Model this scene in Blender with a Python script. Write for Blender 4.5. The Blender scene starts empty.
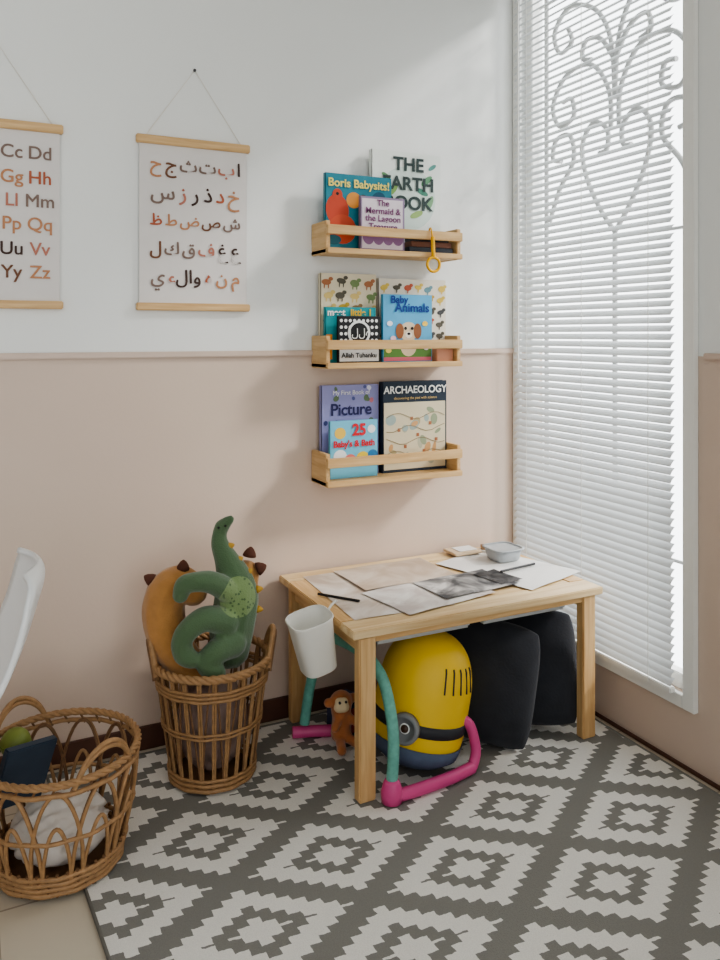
import bpy, bmesh, math, random
from mathutils import Vector, Matrix, Euler
random.seed(7)
SC=bpy.context.scene
COL=SC.collection
def s2l(c):
    return tuple((v/12.92 if v<=0.04045 else ((v+0.055)/1.055)**2.4) for v in [q/255 for q in c])
# ---------------- materials ----------------
_m={}
def mat(name,rgb,rough=0.6,noise=0.06,nscale=30,bump=0.0,bscale=200,metal=0,transl=0,sheen=0,trans=0):
    if name in _m: return _m[name]
    m=bpy.data.materials.new(name); m.use_nodes=True
    nt=m.node_tree; b=nt.nodes['Principled BSDF']
    c=s2l(rgb)
    b.inputs['Roughness'].default_value=rough
    b.inputs['Metallic'].default_value=metal
    if sheen: b.inputs['Sheen Weight'].default_value=sheen
    if trans: b.inputs['Transmission Weight'].default_value=trans
    tc=nt.nodes.new('ShaderNodeTexCoord')
    if noise:
        n=nt.nodes.new('ShaderNodeTexNoise'); n.inputs['Scale'].default_value=nscale; n.inputs['Detail'].default_value=4
        nt.links.new(tc.outputs['Object'],n.inputs['Vector'])
        mx=nt.nodes.new('ShaderNodeMix'); mx.data_type='RGBA'
        mx.inputs['A'].default_value=(*[v*(1-noise*2) for v in c],1)
        mx.inputs['B'].default_value=(*[min(1,v*(1+noise*2)) for v in c],1)
        nt.links.new(n.outputs['Fac'],mx.inputs['Factor'])
        nt.links.new(mx.outputs['Result'],b.inputs['Base Color'])
    else: b.inputs['Base Color'].default_value=(*c,1)
    if bump:
        n2=nt.nodes.new('ShaderNodeTexNoise'); n2.inputs['Scale'].default_value=bscale
        nt.links.new(tc.outputs['Object'],n2.inputs['Vector'])
        bp=nt.nodes.new('ShaderNodeBump'); bp.inputs['Strength'].default_value=bump; bp.inputs['Distance'].default_value=0.003
        nt.links.new(n2.outputs['Fac'],bp.inputs['Height']); nt.links.new(bp.outputs['Normal'],b.inputs['Normal'])
    if transl:
        t=nt.nodes.new('ShaderNodeBsdfTranslucent'); t.inputs['Color'].default_value=(*c,1)
        ms=nt.nodes.new('ShaderNodeMixShader'); ms.inputs[0].default_value=transl
        nt.links.new(b.outputs[0],ms.inputs[1]); nt.links.new(t.outputs[0],ms.inputs[2])
        nt.links.new(ms.outputs[0],nt.nodes['Material Output'].inputs['Surface'])
    _m[name]=m; return m
def wood(name,rgb,rgb2,axis=0,scale=1.0,rough=0.5):
    m=bpy.data.materials.new(name); m.use_nodes=True; nt=m.node_tree; b=nt.nodes['Principled BSDF']
    tc=nt.nodes.new('ShaderNodeTexCoord'); mp=nt.nodes.new('ShaderNodeMapping')
    sc=[28*scale]*3; sc[axis]=1.6*scale
    mp.inputs['Scale'].default_value=sc
    n=nt.nodes.new('ShaderNodeTexNoise'); n.inputs['Scale'].default_value=2.2; n.inputs['Detail'].default_value=6; n.inputs['Distortion'].default_value=0.7
    r=nt.nodes.new('ShaderNodeValToRGB'); r.color_ramp.elements[0].position=0.32; r.color_ramp.elements[1].position=0.68
    r.color_ramp.elements[0].color=(*s2l(rgb2),1); r.color_ramp.elements[1].color=(*s2l(rgb),1)
    nt.links.new(tc.outputs['Object'],mp.inputs['Vector']); nt.links.new(mp.outputs[0],n.inputs['Vector'])
    nt.links.new(n.outputs['Fac'],r.inputs[0]); nt.links.new(r.outputs[0],b.inputs['Base Color'])
    b.inputs['Roughness'].default_value=rough
    return m
class NB:
    def __init__(s,nt): s.nt=nt
    def m(s,op,a,b=None,c=None):
        n=s.nt.nodes.new('ShaderNodeMath'); n.operation=op
        for i,v in enumerate([a,b,c]):
            if v is None: continue
            if isinstance(v,(int,float)): n.inputs[i].default_value=v
            else: s.nt.links.new(v,n.inputs[i])
        return n.outputs[0]
# ---------------- mesh helpers ----------------
def grp(name,loc=(0,0,0),rot=(0,0,0)):
    e=bpy.data.objects.new(name,None); e.location=loc; e.rotation_euler=rot; e.empty_display_size=0.05
    COL.objects.link(e); return e
def link(o,mt=None,parent=None,smooth=False):
    COL.objects.link(o)
    if mt is not None: o.data.materials.append(mt)
    if parent is not None: o.parent=parent
    if smooth and o.type=='MESH':
        for p in o.data.polygons: p.use_smooth=True
    return o
def box(name,size,loc,mt,parent=None,rot=(0,0,0),bev=0.0):
    me=bpy.data.meshes.new(name); bm=bmesh.new(); bmesh.ops.create_cube(bm,size=1)
    bmesh.ops.scale(bm,vec=size,verts=bm.verts)
    if bev: bmesh.ops.bevel(bm,geom=bm.edges[:],offset=bev,segments=2,affect='EDGES')
    bm.to_mesh(me); bm.free()
    o=bpy.data.objects.new(name,me); o.location=loc; o.rotation_euler=rot
    return link(o,mt,parent)
def boxb(name,lo,hi,mt,parent=None,bev=0.0):
    return box(name,[hi[i]-lo[i] for i in range(3)],[(hi[i]+lo[i])/2 for i in range(3)],mt,parent,bev=bev)
def curves(name,plist,r,mt,parent=None,cyclic=False,typ='POLY',res=3,radii=None):
    cu=bpy.data.curves.new(name,'CURVE'); cu.dimensions='3D'; cu.bevel_depth=r; cu.bevel_resolution=res; cu.use_fill_caps=True
    for k,pts in enumerate(plist):
        sp=cu.splines.new(typ); sp.points.add(len(pts)-1)
        for i,p in enumerate(pts):
            sp.points[i].co=(*p,1)
            if radii: sp.points[i].radius=radii[i]
        sp.use_cyclic_u=cyclic
        if typ=='NURBS': sp.order_u=4; sp.use_endpoint_u=not cyclic; sp.resolution_u=6
    o=bpy.data.objects.new(name,cu); return link(o,mt,parent)
def lathe(name,prof,mt,parent=None,loc=(0,0,0),rot=(0,0,0),n=32,power=2.0,thick=0,sy=1.0):
    me=bpy.data.meshes.new(name); bm=bmesh.new(); rings=[]
    for r,z in prof:
        ring=[]
        for k in range(n):
            a=2*math.pi*k/n; c,s=math.cos(a),math.sin(a)
            q=(abs(c)**power+abs(s)**power)**(-1/power)
            ring.append(bm.verts.new((r*c*q,r*s*q*sy,z)))
        rings.append(ring)
    for a,b in zip(rings,rings[1:]):
        for k in range(n): bm.faces.new((a[k],a[(k+1)%n],b[(k+1)%n],b[k]))
    if prof[0][0]>1e-4: bm.faces.new(rings[0][::-1])
    if not thick and prof[-1][0]>1e-4: bm.faces.new(rings[-1])
    bmesh.ops.remove_doubles(bm,verts=bm.verts,dist=1e-5); bmesh.ops.recalc_face_normals(bm,faces=bm.faces)
    bm.to_mesh(me); bm.free()
    o=bpy.data.objects.new(name,me); o.location=loc; o.rotation_euler=rot; link(o,mt,parent,True)
    if thick:
        s=o.modifiers.new('sol','SOLIDIFY'); s.thickness=thick
    return o
def rod(name,p0,p1,r0,r1,mt,parent):
    p0=Vector(p0);p1=Vector(p1);v=p1-p0
    return lathe(name,[(r0,0),(r1,v.length)],mt,parent,loc=p0,rot=v.to_track_quat('Z','Y').to_euler(),n=16)
def blob(name,segs,mt,parent=None,voxel=0.006,smooth=6,origin=(0,0,0)):
    """continuous soft body: tapered chains merged by voxel remesh"""
    me=bpy.data.meshes.new(name); bm=bmesh.new(); O=Vector(origin)
    for ch in segs:
        for (p0,r0),(p1,r1) in zip(ch,ch[1:]):
            p0=Vector(p0)-O;p1=Vector(p1)-O; L=(p1-p0).length; n=max(2,int(L/(0.3*min(r0,r1)))+1)
            for k in range(n+1):
                f=k/n; bmesh.ops.create_icosphere(bm,subdivisions=2,radius=r0+(r1-r0)*f,matrix=Matrix.Translation(p0.lerp(p1,f)))
    bm.to_mesh(me); bm.free()
    o=bpy.data.objects.new(name,me); o.location=O; link(o,mt,parent,True)
    r=o.modifiers.new('rm','REMESH'); r.mode='VOXEL'; r.voxel_size=voxel; r.use_smooth_shade=True
    s=o.modifiers.new('sm','SMOOTH'); s.iterations=smooth; s.factor=0.5
    return o
def smoothpts(pts,n=6):
    out=[]; P=[Vector((*p,r)) for p,r in pts]
    for i in range(len(P)-1):
        a=P[max(i-1,0)];b=P[i];c=P[i+1];d=P[min(i+2,len(P)-1)]
        for k in range(n):
            t=k/n
            q=0.5*((2*b)+(c-a)*t+(2*a-5*b+4*c-d)*t*t+(3*b-a-3*c+d)*t**3)
            out.append(((q[0],q[1],q[2]),q[3]))
    out.append((tuple(P[-1][:3]),P[-1][3])); return out
def text(s,loc,size,mt,parent,rot=(math.pi/2,0,0),align='CENTER',off=0.0,name=None):
    cu=bpy.data.curves.new(name or 'lettering','FONT'); cu.body=s; cu.size=size; cu.align_x=align; cu.align_y='CENTER'; cu.offset=off; cu.extrude=0.0003
    o=bpy.data.objects.new(name or 'lettering',cu); o.location=loc; o.rotation_euler=rot
    return link(o,mt,parent)
def disc(name,loc,r,mt,parent,sz=1.0,n=20,rotz=0):
    me=bpy.data.meshes.new(name); bm=bmesh.new(); vs=[]
    for k in range(n):
        a=2*math.pi*k/n; x=r*math.cos(a); z=r*sz*math.sin(a)
        vs.append(bm.verts.new((x*math.cos(rotz)-z*math.sin(rotz),0,x*math.sin(rotz)+z*math.cos(rotz))))
    bm.faces.new(vs)
    bm.to_mesh(me); bm.free()
    o=bpy.data.objects.new(name,me); o.location=loc; return link(o,mt,parent)

# ---------------- palette ----------------
WHITE=mat('white_paint',(236,235,230),0.45,0.01)
PINE=wood('pine_x',(224,190,140),(198,158,106),0)
PINEY=wood('pine_y',(224,190,140),(198,158,106),1)
PINEZ=wood('pine_z',(220,186,136),(194,152,102),2)
TTOP=wood('table_top_wood',(230,206,164),(206,174,128),0,0.8)
RATTAN=mat('rattan',(160,124,86),0.55,0.22,60,0.3,300)
RATTAN2=mat('rattan_dark',(120,88,60),0.55,0.25,60,0.3,300)
BLACK=mat('black_ink',(25,24,26),0.5,0)
WPRINT=mat('white_print',(240,240,236),0.6,0)

# ---------------- room ----------------
RAILZ=1.282
def wallmat():
    m=bpy.data.materials.new('two_tone_wall_paint'); m.use_nodes=True; nt=m.node_tree; b=nt.nodes['Principled BSDF']; N=NB(nt)
    g=nt.nodes.new('ShaderNodeNewGeometry'); sp=nt.nodes.new('ShaderNodeSeparateXYZ'); nt.links.new(g.outputs['Position'],sp.inputs[0])
    f=N.m('GREATER_THAN',sp.outputs[2],RAILZ)
    n=nt.nodes.new('ShaderNodeTexNoise'); n.inputs['Scale'].default_value=3; n.inputs['Detail'].default_value=5; nt.links.new(g.outputs['Position'],n.inputs['Vector'])
    pk=nt.nodes.new('ShaderNodeMix'); pk.data_type='RGBA'; pk.inputs['A'].default_value=(*s2l((208,187,171)),1); pk.inputs['B'].default_value=(*s2l((214,194,178)),1); nt.links.new(n.outputs['Fac'],pk.inputs['Factor'])
    mx=nt.nodes.new('ShaderNodeMix'); mx.data_type='RGBA'; nt.links.new(f,mx.inputs['Factor']); nt.links.new(pk.outputs['Result'],mx.inputs['A']); mx.inputs['B'].default_value=(*s2l((234,235,232)),1)
    nt.links.new(mx.outputs['Result'],b.inputs['Base Color']); b.inputs['Roughness'].default_value=0.5
    n2=nt.nodes.new('ShaderNodeTexNoise'); n2.inputs['Scale'].default_value=90; nt.links.new(g.outputs['Position'],n2.inputs['Vector'])
    bp=nt.nodes.new('ShaderNodeBump'); bp.inputs['Strength'].default_value=0.08; bp.inputs['Distance'].default_value=0.003; nt.links.new(n2.outputs['Fac'],bp.inputs['Height']); nt.links.new(bp.outputs[0],b.inputs['Normal'])
    return m
WALL=wallmat()
boxb('wall_back',(-3.6,0,-0.1),(0.12,0.12,2.95),WALL)
WR=grp('wall_right')
Y0,Y1,Z0,Z1=-0.03,-0.900,0.222,2.80
boxb('corner_pier',(0,Y0,0),(0.12,0.0,2.95),WALL,WR)
boxb('below_window',(0,Y1,0),(0.12,Y0,Z0),WALL,WR)
boxb('above_window',(0,Y1,Z1),(0.12,Y0,2.95),WALL,WR)
boxb('long_side',(0,-4.6,0),(0.12,Y1,2.95),WALL,WR)
boxb('ceiling',(-3.6,-4.6,2.95),(0.12,0.12,3.05),mat('ceiling_paint',(235,234,230),0.7,0.01))
TRIMP=mat('pink_trim',(208,187,172),0.4,0.02)
boxb('trim_1',(-3.6,-0.012,RAILZ-0.010),(-0.0,0,RAILZ+0.010),TRIMP,bev=0.003)
boxb('trim_2',(-0.012,-4.6,RAILZ-0.010),(0,-0.94,RAILZ+0.010),TRIMP,bev=0.003)
BB=mat('brown_baseboard',(90,60,48),0.35,0.1,20)
boxb('baseboard_back',(-3.6,-0.012,0),(0,0,0.075),BB,bev=0.002)
boxb('baseboard_right',(-0.010,-4.6,0),(0,-0.012,0.012),BB,bev=0.002)
def tile():
    m=bpy.data.materials.new('beige_floor_tile'); m.use_nodes=True; nt=m.node_tree; b=nt.nodes['Principled BSDF']
    g=nt.nodes.new('ShaderNodeNewGeometry'); mp=nt.nodes.new('ShaderNodeMapping'); mp.inputs['Location'].default_value=(0.34,0.2,0)
    nt.links.new(g.outputs['Position'],mp.inputs['Vector'])
    br=nt.nodes.new('ShaderNodeTexBrick'); br.offset=0; br.inputs['Scale'].default_value=1; br.inputs['Brick Width'].default_value=0.40; br.inputs['Row Height'].default_value=0.40; br.inputs['Mortar Size'].default_value=0.003
    br.inputs['Color1'].default_value=(*s2l((200,190,172)),1); br.inputs['Color2'].default_value=(*s2l((194,182,164)),1); br.inputs['Mortar'].default_value=(*s2l((156,144,128)),1)
    nt.links.new(mp.outputs[0],br.inputs['Vector']); nt.links.new(br.outputs['Color'],b.inputs['Base Color']); b.inputs['Roughness'].default_value=0.35
    return m
boxb('floor',(-3.6,-4.6,-0.1),(0.12,0.0,0.0),tile())

# ---------------- rug ----------------
def rugmat():
    m=bpy.data.materials.new('rug_pattern'); m.use_nodes=True; nt=m.node_tree; b=nt.nodes['Principled BSDF']; N=NB(nt)
    g=nt.nodes.new('ShaderNodeNewGeometry')
    wn=nt.nodes.new('ShaderNodeTexNoise'); wn.inputs['Scale'].default_value=60; nt.links.new(g.outputs['Position'],wn.inputs['Vector'])
    sp=nt.nodes.new('ShaderNodeSeparateXYZ'); nt.links.new(g.outputs['Position'],sp.inputs[0])
    wob=N.m('MULTIPLY',N.m('SUBTRACT',wn.outputs['Fac'],0.5),0.008)
    x=N.m('ADD',N.m('ADD',sp.outputs[0],0.872),wob); y=N.m('ADD',N.m('ADD',sp.outputs[1],0.966),wob)
    a=(.2835,-.1985); c=(.2555,.1685); det=a[0]*c[1]-c[0]*a[1]
    i=N.m('ADD',N.m('MULTIPLY',x,c[1]/det),N.m('MULTIPLY',y,-c[0]/det))
    j=N.m('ADD',N.m('MULTIPLY',x,-a[1]/det),N.m('MULTIPLY',y,a[0]/det))
    Q=9.0
    U=N.m('DIVIDE',N.m('ROUND',N.m('MULTIPLY',N.m('ADD',i,j),Q)),Q)
    V=N.m('SUBTRACT',i,j)
    i2=N.m('MULTIPLY',N.m('ADD',U,V),0.5); j2=N.m('MULTIPLY',N.m('SUBTRACT',U,V),0.5)
    fi=N.m('ABSOLUTE',N.m('SUBTRACT',i2,N.m('ROUND',i2))); fj=N.m('ABSOLUTE',N.m('SUBTRACT',j2,N.m('ROUND',j2)))
    d=N.m('MULTIPLY',N.m('MAXIMUM',fi,fj),2)
    r=nt.nodes.new('ShaderNodeValToRGB'); r.color_ramp.interpolation='CONSTANT'
    W=(*s2l((234,231,224)),1); G=(*s2l((133,131,125)),1)
    e=r.color_ramp.elements; e[0].position=0; e[0].color=W; e[1].position=0.24; e[1].color=G
    for p,c2 in ((0.46,W),(0.80,G)):
        q=e.new(p); q.color=c2
    nt.links.new(d,r.inputs[0])
    n=nt.nodes.new('ShaderNodeTexNoise'); n.inputs['Scale'].default_value=350; n.inputs['Detail'].default_value=3; nt.links.new(g.outputs['Position'],n.inputs['Vector'])
    hs=nt.nodes.new('ShaderNodeMix'); hs.data_type='RGBA'; hs.blend_type='MULTIPLY'; hs.inputs['Factor'].default_value=0.3
    rr=nt.nodes.new('ShaderNodeValToRGB'); rr.color_ramp.elements[0].color=(.6,.6,.6,1); rr.color_ramp.elements[0].position=.3; rr.color_ramp.elements[1].position=.7
    nt.links.new(r.outputs[0],hs.inputs['A']); nt.links.new(n.outputs['Fac'],rr.inputs[0]); nt.links.new(rr.outputs[0],hs.inputs['B'])
    nt.links.new(hs.outputs['Result'],b.inputs['Base Color']); b.inputs['Roughness'].default_value=0.95
    bp=nt.nodes.new('ShaderNodeBump'); bp.inputs['Strength'].default_value=0.5; bp.inputs['Distance'].default_value=0.004; nt.links.new(n.outputs['Fac'],bp.inputs['Height']); nt.links.new(bp.outputs[0],b.inputs['Normal'])
    return m
RG=grp('area_rug')
def slab(name,quad,z0,z1,mt,parent):
    me=bpy.data.meshes.new(name); bm=bmesh.new()
    lo=[bm.verts.new((x,y,z0)) for x,y in quad]; hi=[bm.verts.new((x,y,z1)) for x,y in quad]
    bm.faces.new(lo[::-1]); bm.faces.new(hi)
    for k in range(len(quad)): bm.faces.new((lo[k],lo[(k+1)%len(quad)],hi[(k+1)%len(quad)],hi[k]))
    bm.normal_update(); bmesh.ops.recalc_face_normals(bm,faces=bm.faces)
    bm.to_mesh(me); bm.free(); return link(bpy.data.objects.new(name,me),mt,parent)
rq=[(-1.785,-0.05),(-1.62,-2.5),(-0.04,-2.5),(-0.04,-0.05)]
slab('pile',rq,0.0,0.008,rugmat(),RG)
BIND=mat('rug_binding',(118,116,110),0.9,0.1,200)
curves('binding',[[(x,y,0.006) for x,y in rq]],0.006,BIND,RG,cyclic=True)

# ---------------- window ----------------
W=grp('window_1')
boxb('casing_left',(-0.012,Y0-0.02,Z0-0.03),(0.0,-0.004,Z1+0.04),WHITE,W,0.002)
boxb('casing_right',(-0.02,Y1-0.015,Z0-0.03),(0.0,Y1+0.03,Z1+0.04),WHITE,W,0.002)
boxb('casing_bottom',(-0.02,Y1+0.03,Z0-0.03),(0.0,Y0-0.02,Z0+0.01),WHITE,W,0.002)
boxb('casing_top',(-0.02,Y1+0.03,Z1-0.01),(0.0,Y0-0.02,Z1+0.04),WHITE,W,0.002)
for nm,a,b_ in (('stile_l',Y0-0.045,Y0),('stile_r',Y1,Y1+0.045)):
    boxb(nm,(0.03,a,Z0),(0.07,b_,Z1),WHITE,W,0.003)
for nm,a,b_ in (('rail_b',Z0,Z0+0.05),('rail_t',Z1-0.05,Z1)):
    boxb(nm,(0.03,Y1+0.045,a),(0.07,Y0-0.045,b_),WHITE,W,0.003)
IRON=mat('grille_paint',(172,172,170),0.5,0.03)
G=grp('window_grille')
GX=0.10
def nurb(pts):
    q=smoothpts([((GX,a,b_),0.01) for a,b_ in pts],8); return [p for p,_ in q]
gc=[]; yc=-0.46
for sgn in (1,-1):
    def f(p): return [(q[0],yc+sgn*(q[1]-yc),q[2]) for q in p]
    gc.append(f(nurb([(yc,1.72),(yc+0.08,1.82),(yc+0.15,1.95),(yc+0.17,2.07),(yc+0.11,2.14),(yc+0.04,2.10),(yc+0.04,2.03),(yc+0.08,2.02)])))
    gc.append(f(nurb([(yc+0.02,2.10),(yc+0.03,2.24),(yc+0.12,2.36),(yc+0.26,2.36),(yc+0.34,2.26),(yc+0.30,2.17),(yc+0.22,2.19),(yc+0.23,2.26),(yc+0.28,2.26)])))
    gc.append(f(nurb([(yc+0.36,1.80),(yc+0.30,1.92),(yc+0.22,2.02),(yc+0.24,2.12),(yc+0.32,2.12),(yc+0.34,2.05),(yc+0.29,2.03)])))
    gc.append(f(nurb([(yc,2.20),(yc+0.02,2.42),(yc+0.10,2.56),(yc+0.24,2.62),(yc+0.33,2.55),(yc+0.30,2.46),(yc+0.23,2.48),(yc+0.25,2.54)])))
    gc.append(f(nurb([(yc,2.34),(yc+0.07,2.44),(yc+0.15,2.46),(yc+0.17,2.40),(yc+0.12,2.38)])))
    gc.append(f([(GX,yc+0.38,Z0),(GX,yc+0.38,Z1)]))
gc.append([(GX,yc,Z0),(GX,yc,1.72)])
curves('scrolls',gc,0.0095,IRON,G)
curves('crossbars',[[(GX,Y1,z),(GX,Y0,z)] for z in (0.6,1.70,2.68)],0.006,IRON,G)
# blinds
B=grp('venetian_blind')
SL=mat('blind_slat',(206,208,208),0.45,0,transl=0.14)
me=bpy.data.meshes.new('slats'); bm=bmesh.new()
ya,yb=Y0-0.025,-0.848; tl=math.radians(47); zz=Z0+0.045; xc=-0.036
while zz<Z1-0.04:
    prev=None
    for k in range(5):
        u=(k/4-0.5)*0.0285; bow=0.0022*(1-(2*k/4-1)**2)
        x=xc+u*math.cos(tl)-bow*math.sin(tl); z=zz+u*math.sin(tl)+bow*math.cos(tl)
        cur=(bm.verts.new((x,ya,z)),bm.verts.new((x,yb,z)))
        if prev: bm.faces.new((prev[0],prev[1],cur[1],cur[0]))
        prev=cur
    zz+=0.0262
bm.to_mesh(me); bm.free(); link(bpy.data.objects.new('slats',me),SL,B,True)
boxb('bottom_rail',(xc-0.012,yb,Z0+0.012),(xc+0.012,ya,Z0+0.03),WHITE,B,0.003)
boxb('head_rail',(xc-0.015,yb,Z1-0.035),(xc+0.015,ya,Z1),WHITE,B,0.003)
curves('ladder_cords',[[(xc-0.013,y,Z0+0.02),(xc-0.013,y,Z1-0.03)] for y in (-0.14,-0.45,-0.76)],0.0012,WHITE,B)
curves('tilt_wand',[[(xc-0.022,-0.10,1.2),(xc-0.022,-0.10,2.74)]],0.004,WHITE,B)

# ---------------- posters ----------------
INK=[mat('ink_darkbrown',(70,50,44),0.7,0.05),mat('ink_terracotta',(176,98,70),0.7,0.05),mat('ink_tan',(190,136,100),0.7,0.05),mat('ink_brown',(118,80,58),0.7,0.05),mat('ink_greige',(132,112,102),0.7,0.05),mat('ink_rose',(186,122,104),0.7,0.05)]
PAPER=mat('poster_paper',(222,217,213),0.7,0.01)
STR=mat('cotton_string',(225,220,210),0.8,0)
def poster(name,x0,x1,rows,heavy):
    g=grp(name)
    boxb('sheet',(x0+0.010,-0.010,1.44),(x1-0.010,-0.008,1.985),PAPER,g)
    boxb('top_bar',(x0,-0.020,1.970),(x1,-0.001,1.998),PINE,g,0.003)
    boxb('bottom_bar',(x0,-0.020,1.427),(x1,-0.001,1.452),PINE,g,0.003)
    xm=(x0+x1)/2
    curves('hanging_string',[[(x0+0.03,-0.012,1.995),(xm,-0.012,2.229),(x1-0.03,-0.012,1.995)]],0.0015,STR,g)
    lathe('nail',[(0.0,0),(0.005,0.001),(0.005,0.004),(0.002,0.005),(0.002,0.016)],mat('steel',(90,90,90),0.3,0,metal=1),g,loc=(xm,-0.016,2.229),rot=(-math.pi/2,0,0),n=12)
    cnt=0
    for z,row,size in rows:
        for k,(ch,x) in enumerate(row):
            for q,(ox,oz) in enumerate(((0,0),(heavy,0),(heavy*.5,heavy*.7))):
                text(ch,(x+ox,-0.0125-0.0002*q,z+oz),size,INK[(cnt*5+cnt//3)%6],g)
            cnt+=1
    return g
r1=[]
for z,row in zip((1.902,1.826,1.755,1.684,1.608,1.537),(["Aa","Bb","Cc","Dd"],["Ee","Ff","Gg","Hh"],["Jj","Kk","Ll","Mm"],["Nn","Oo","Pp","Qq"],["Rr","Tt","Uu","Vv"],["Ww","Xx","Yy","Zz"])):
    r1.append((z,[(c,-1.803-0.080*(3-k)) for k,c in enumerate(row)],0.056))
poster('english_alphabet_poster',-2.115,-1.735,r1,0.0016)
WD={'ا':.35,'ب':1.05,'ت':1.05,'ث':1.05,'ج':.8,'ح':.8,'خ':.8,'د':.6,'ذ':.6,'ر':.6,'ز':.6,'س':1.35,'ش':1.35,'ص':1.4,'ض':1.4,'ط':.95,'ظ':.95,'ع':.75,'غ':.75,'ف':1.1,'ق':.9,'ك':.95,'ل':.8,'م':.7,'ن':.85,'ه':.6,'و':.65,'لا':.75,'ء':.55,'ي':.95}
r2=[]
for z,row in zip((1.905,1.812,1.722,1.628,1.536),(list("ابتثجح"),list("خدذرزس"),list("شصضطظ"),list("عغفقكل"),['م','ن','ه','و','لا','ء','ي'])):
    tot=sum(WD[c] for c in row); sc=0.315/tot; x=-1.160; out=[]
    for c in row:
        w_=WD[c]*sc; out.append((c,x-w_/2)); x-=w_
    r2.append((z,out,min(0.070,0.061*sc/0.062)))
poster('arabic_alphabet_poster',-1.513,-1.131,r2,0.0024)

# ---------------- shelves ----------------
SX0,SX1=-0.896,-0.346
def shelf(zb):
    g=grp('wall_shelf',(0,0,0))
    boxb('bottom_board',(SX0,-0.130,zb),(SX1,-0.002,zb+0.015),PINE,g,0.002)
    boxb('end_left',(SX0,-0.1305,zb-0.002),(SX0+0.016,-0.001,zb+0.112),PINEY,g,0.002)
    boxb('end_right',(SX1-0.016,-0.1305,zb-0.002),(SX1,-0.001,zb+0.112),PINEY,g,0.002)
    boxb('front_rail',(SX0,-0.145,zb+0.064),(SX1,-0.130,zb+0.097),PINE,g,0.002)
    boxb('front_lip',(SX0,-0.145,zb-0.002),(SX1,-0.130,zb+0.018),PINE,g,0.002)
    boxb('back_rail',(SX0+0.016,-0.012,zb+0.07),(SX1-0.016,-0.001,zb+0.1),PINE,g,0.002)
    return g
SB=(1.630,1.232,0.824)
for zb in SB: shelf(zb)
def cmat(rgb): return mat('print_%d_%d_%d'%rgb,rgb,0.45,0.03,12)
PAGES=mat('book_pages',(232,226,212),0.8,0.05,200)
def book(g,x0,x1,zb,zt,yf,th,rgb,name='book'):
    m=cmat(rgb)
    boxb(name+'_pages',(x0+0.003,yf+0.0025,zb+0.003),(x1-0.003,yf+th-0.0025,zt-0.003),PAGES,g)
    boxb(name+'_cover',(x0,yf,zb),(x1,yf+0.0025,zt),m,g,0.0005)
    boxb(name+'_back',(x0,yf+th-0.0025,zb),(x1,yf+th,zt),m,g,0.0005)
    boxb(name+'_spine',(x0,yf,zb),(x0+0.0025,yf+th,zt),m,g,0.0005)
cnt_=[0]
def d(g,x,z,r,rgb,yf,sz=1.0,rz=0,k=1):
    cnt_[0]=(cnt_[0]+1)%24
    return disc('cover_art',(x,yf-0.0007*k-0.00002*cnt_[0],z),r,cmat(rgb),g,sz,rotz=rz)
def rect(g,x0,x1,z0,z1,rgb,yf,k=1): boxb('cover_art',(x0,yf-0.0006*k,z0),(x1,yf-0.0002,z1),cmat(rgb),g)
def shelfgroup(zold,znew,sz):
    g=grp('picture_books',(0.010,-0.010,znew-sz*zold)); g.scale=(0.99,1,sz); return g
# shelf A
z=1.650; A=shelfgroup(z,SB[0]+0.0155,0.96)
yf=-0.030; book(A,-0.690,-0.392,z,2.05,yf,0.022,(228,232,226),'earth_book')
d(A,-0.54,1.87,0.125,(206,220,212),yf,1.0,0,1)
for s,zz_,sz in (('THE',2.00,0.072),('EARTH',1.925,0.072),('BOOK',1.85,0.072)):
    text(s,(-0.535,yf-0.0035,zz_),sz,cmat((40,60,58)),A,off=0.002)
for (x,zc,r,rgb,rz) in ((-0.455,1.945,0.03,(96,150,110),.7),(-0.475,1.90,0.028,(70,130,110),-.4),(-0.60,1.90,0.028,(130,165,90),.9),(-0.44,1.86,0.03,(120,160,120),1.2),(-0.60,1.83,0.03,(88,140,130),.2),(-0.50,1.81,0.03,(150,180,110),.4),(-0.63,1.95,0.022,(90,140,90),-.6),(-0.43,2.0,0.02,(90,150,140),.6)):
    d(A,x,zc,r,rgb,yf,0.4,rz,2)
yf=-0.062; book(A,-0.892,-0.625,z,1.935,yf,0.018,(40,128,146),'storybook')
text('Boris Babysits!',(-0.758,yf-0.003,1.90),0.042,cmat((236,220,120)),A,off=0.001)
for (x,zc,r,rgb,s_,rz) in ((-0.845,1.80,0.045,(196,74,48),1.3,.1),(-0.825,1.73,0.055,(206,84,52),1.0,.3),(-0.845,1.855,0.02,(196,74,48),1.2,0),(-0.78,1.84,0.03,(222,150,70),1.0,0),(-0.74,1.84,0.02,(60,80,60),1.2,.3),(-0.68,1.855,0.028,(24,84,110),.8,.4),(-0.86,1.69,0.03,(26,92,106),.6,0),(-0.845,1.86,0.006,(20,20,20),1,0)):
    d(A,x,zc,r,rgb,yf,s_,rz,1+(r<0.04))
yf=-0.098; book(A,-0.772,-0.59,z,1.853,yf,0.012,(150,132,160),'mermaid_book')
rect(A,-0.764,-0.598,z+0.01,1.845,(226,214,222),yf)
for s,zz_ in (('The',1.83),('Mermaid &',1.80),('the Lagoon',1.772),('Treasure',1.742)): text(s,(-0.68,yf-0.003,zz_),0.032,cmat((120,66,110)),A,off=0.0006)
for x in(-0.74,-0.70,-0.66,-0.62): d(A,x,1.70,0.022,(150,110,150),yf,1.2,.3,2)
boxb('stacked_book_1',(-0.575,-0.108,z),(-0.385,-0.04,z+0.024),cmat((44,50,60)),A,0.002)
boxb('stacked_book_2',(-0.565,-0.105,z+0.025),(-0.39,-0.042,z+0.046),cmat((120,74,52)),A,0.002)
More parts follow.
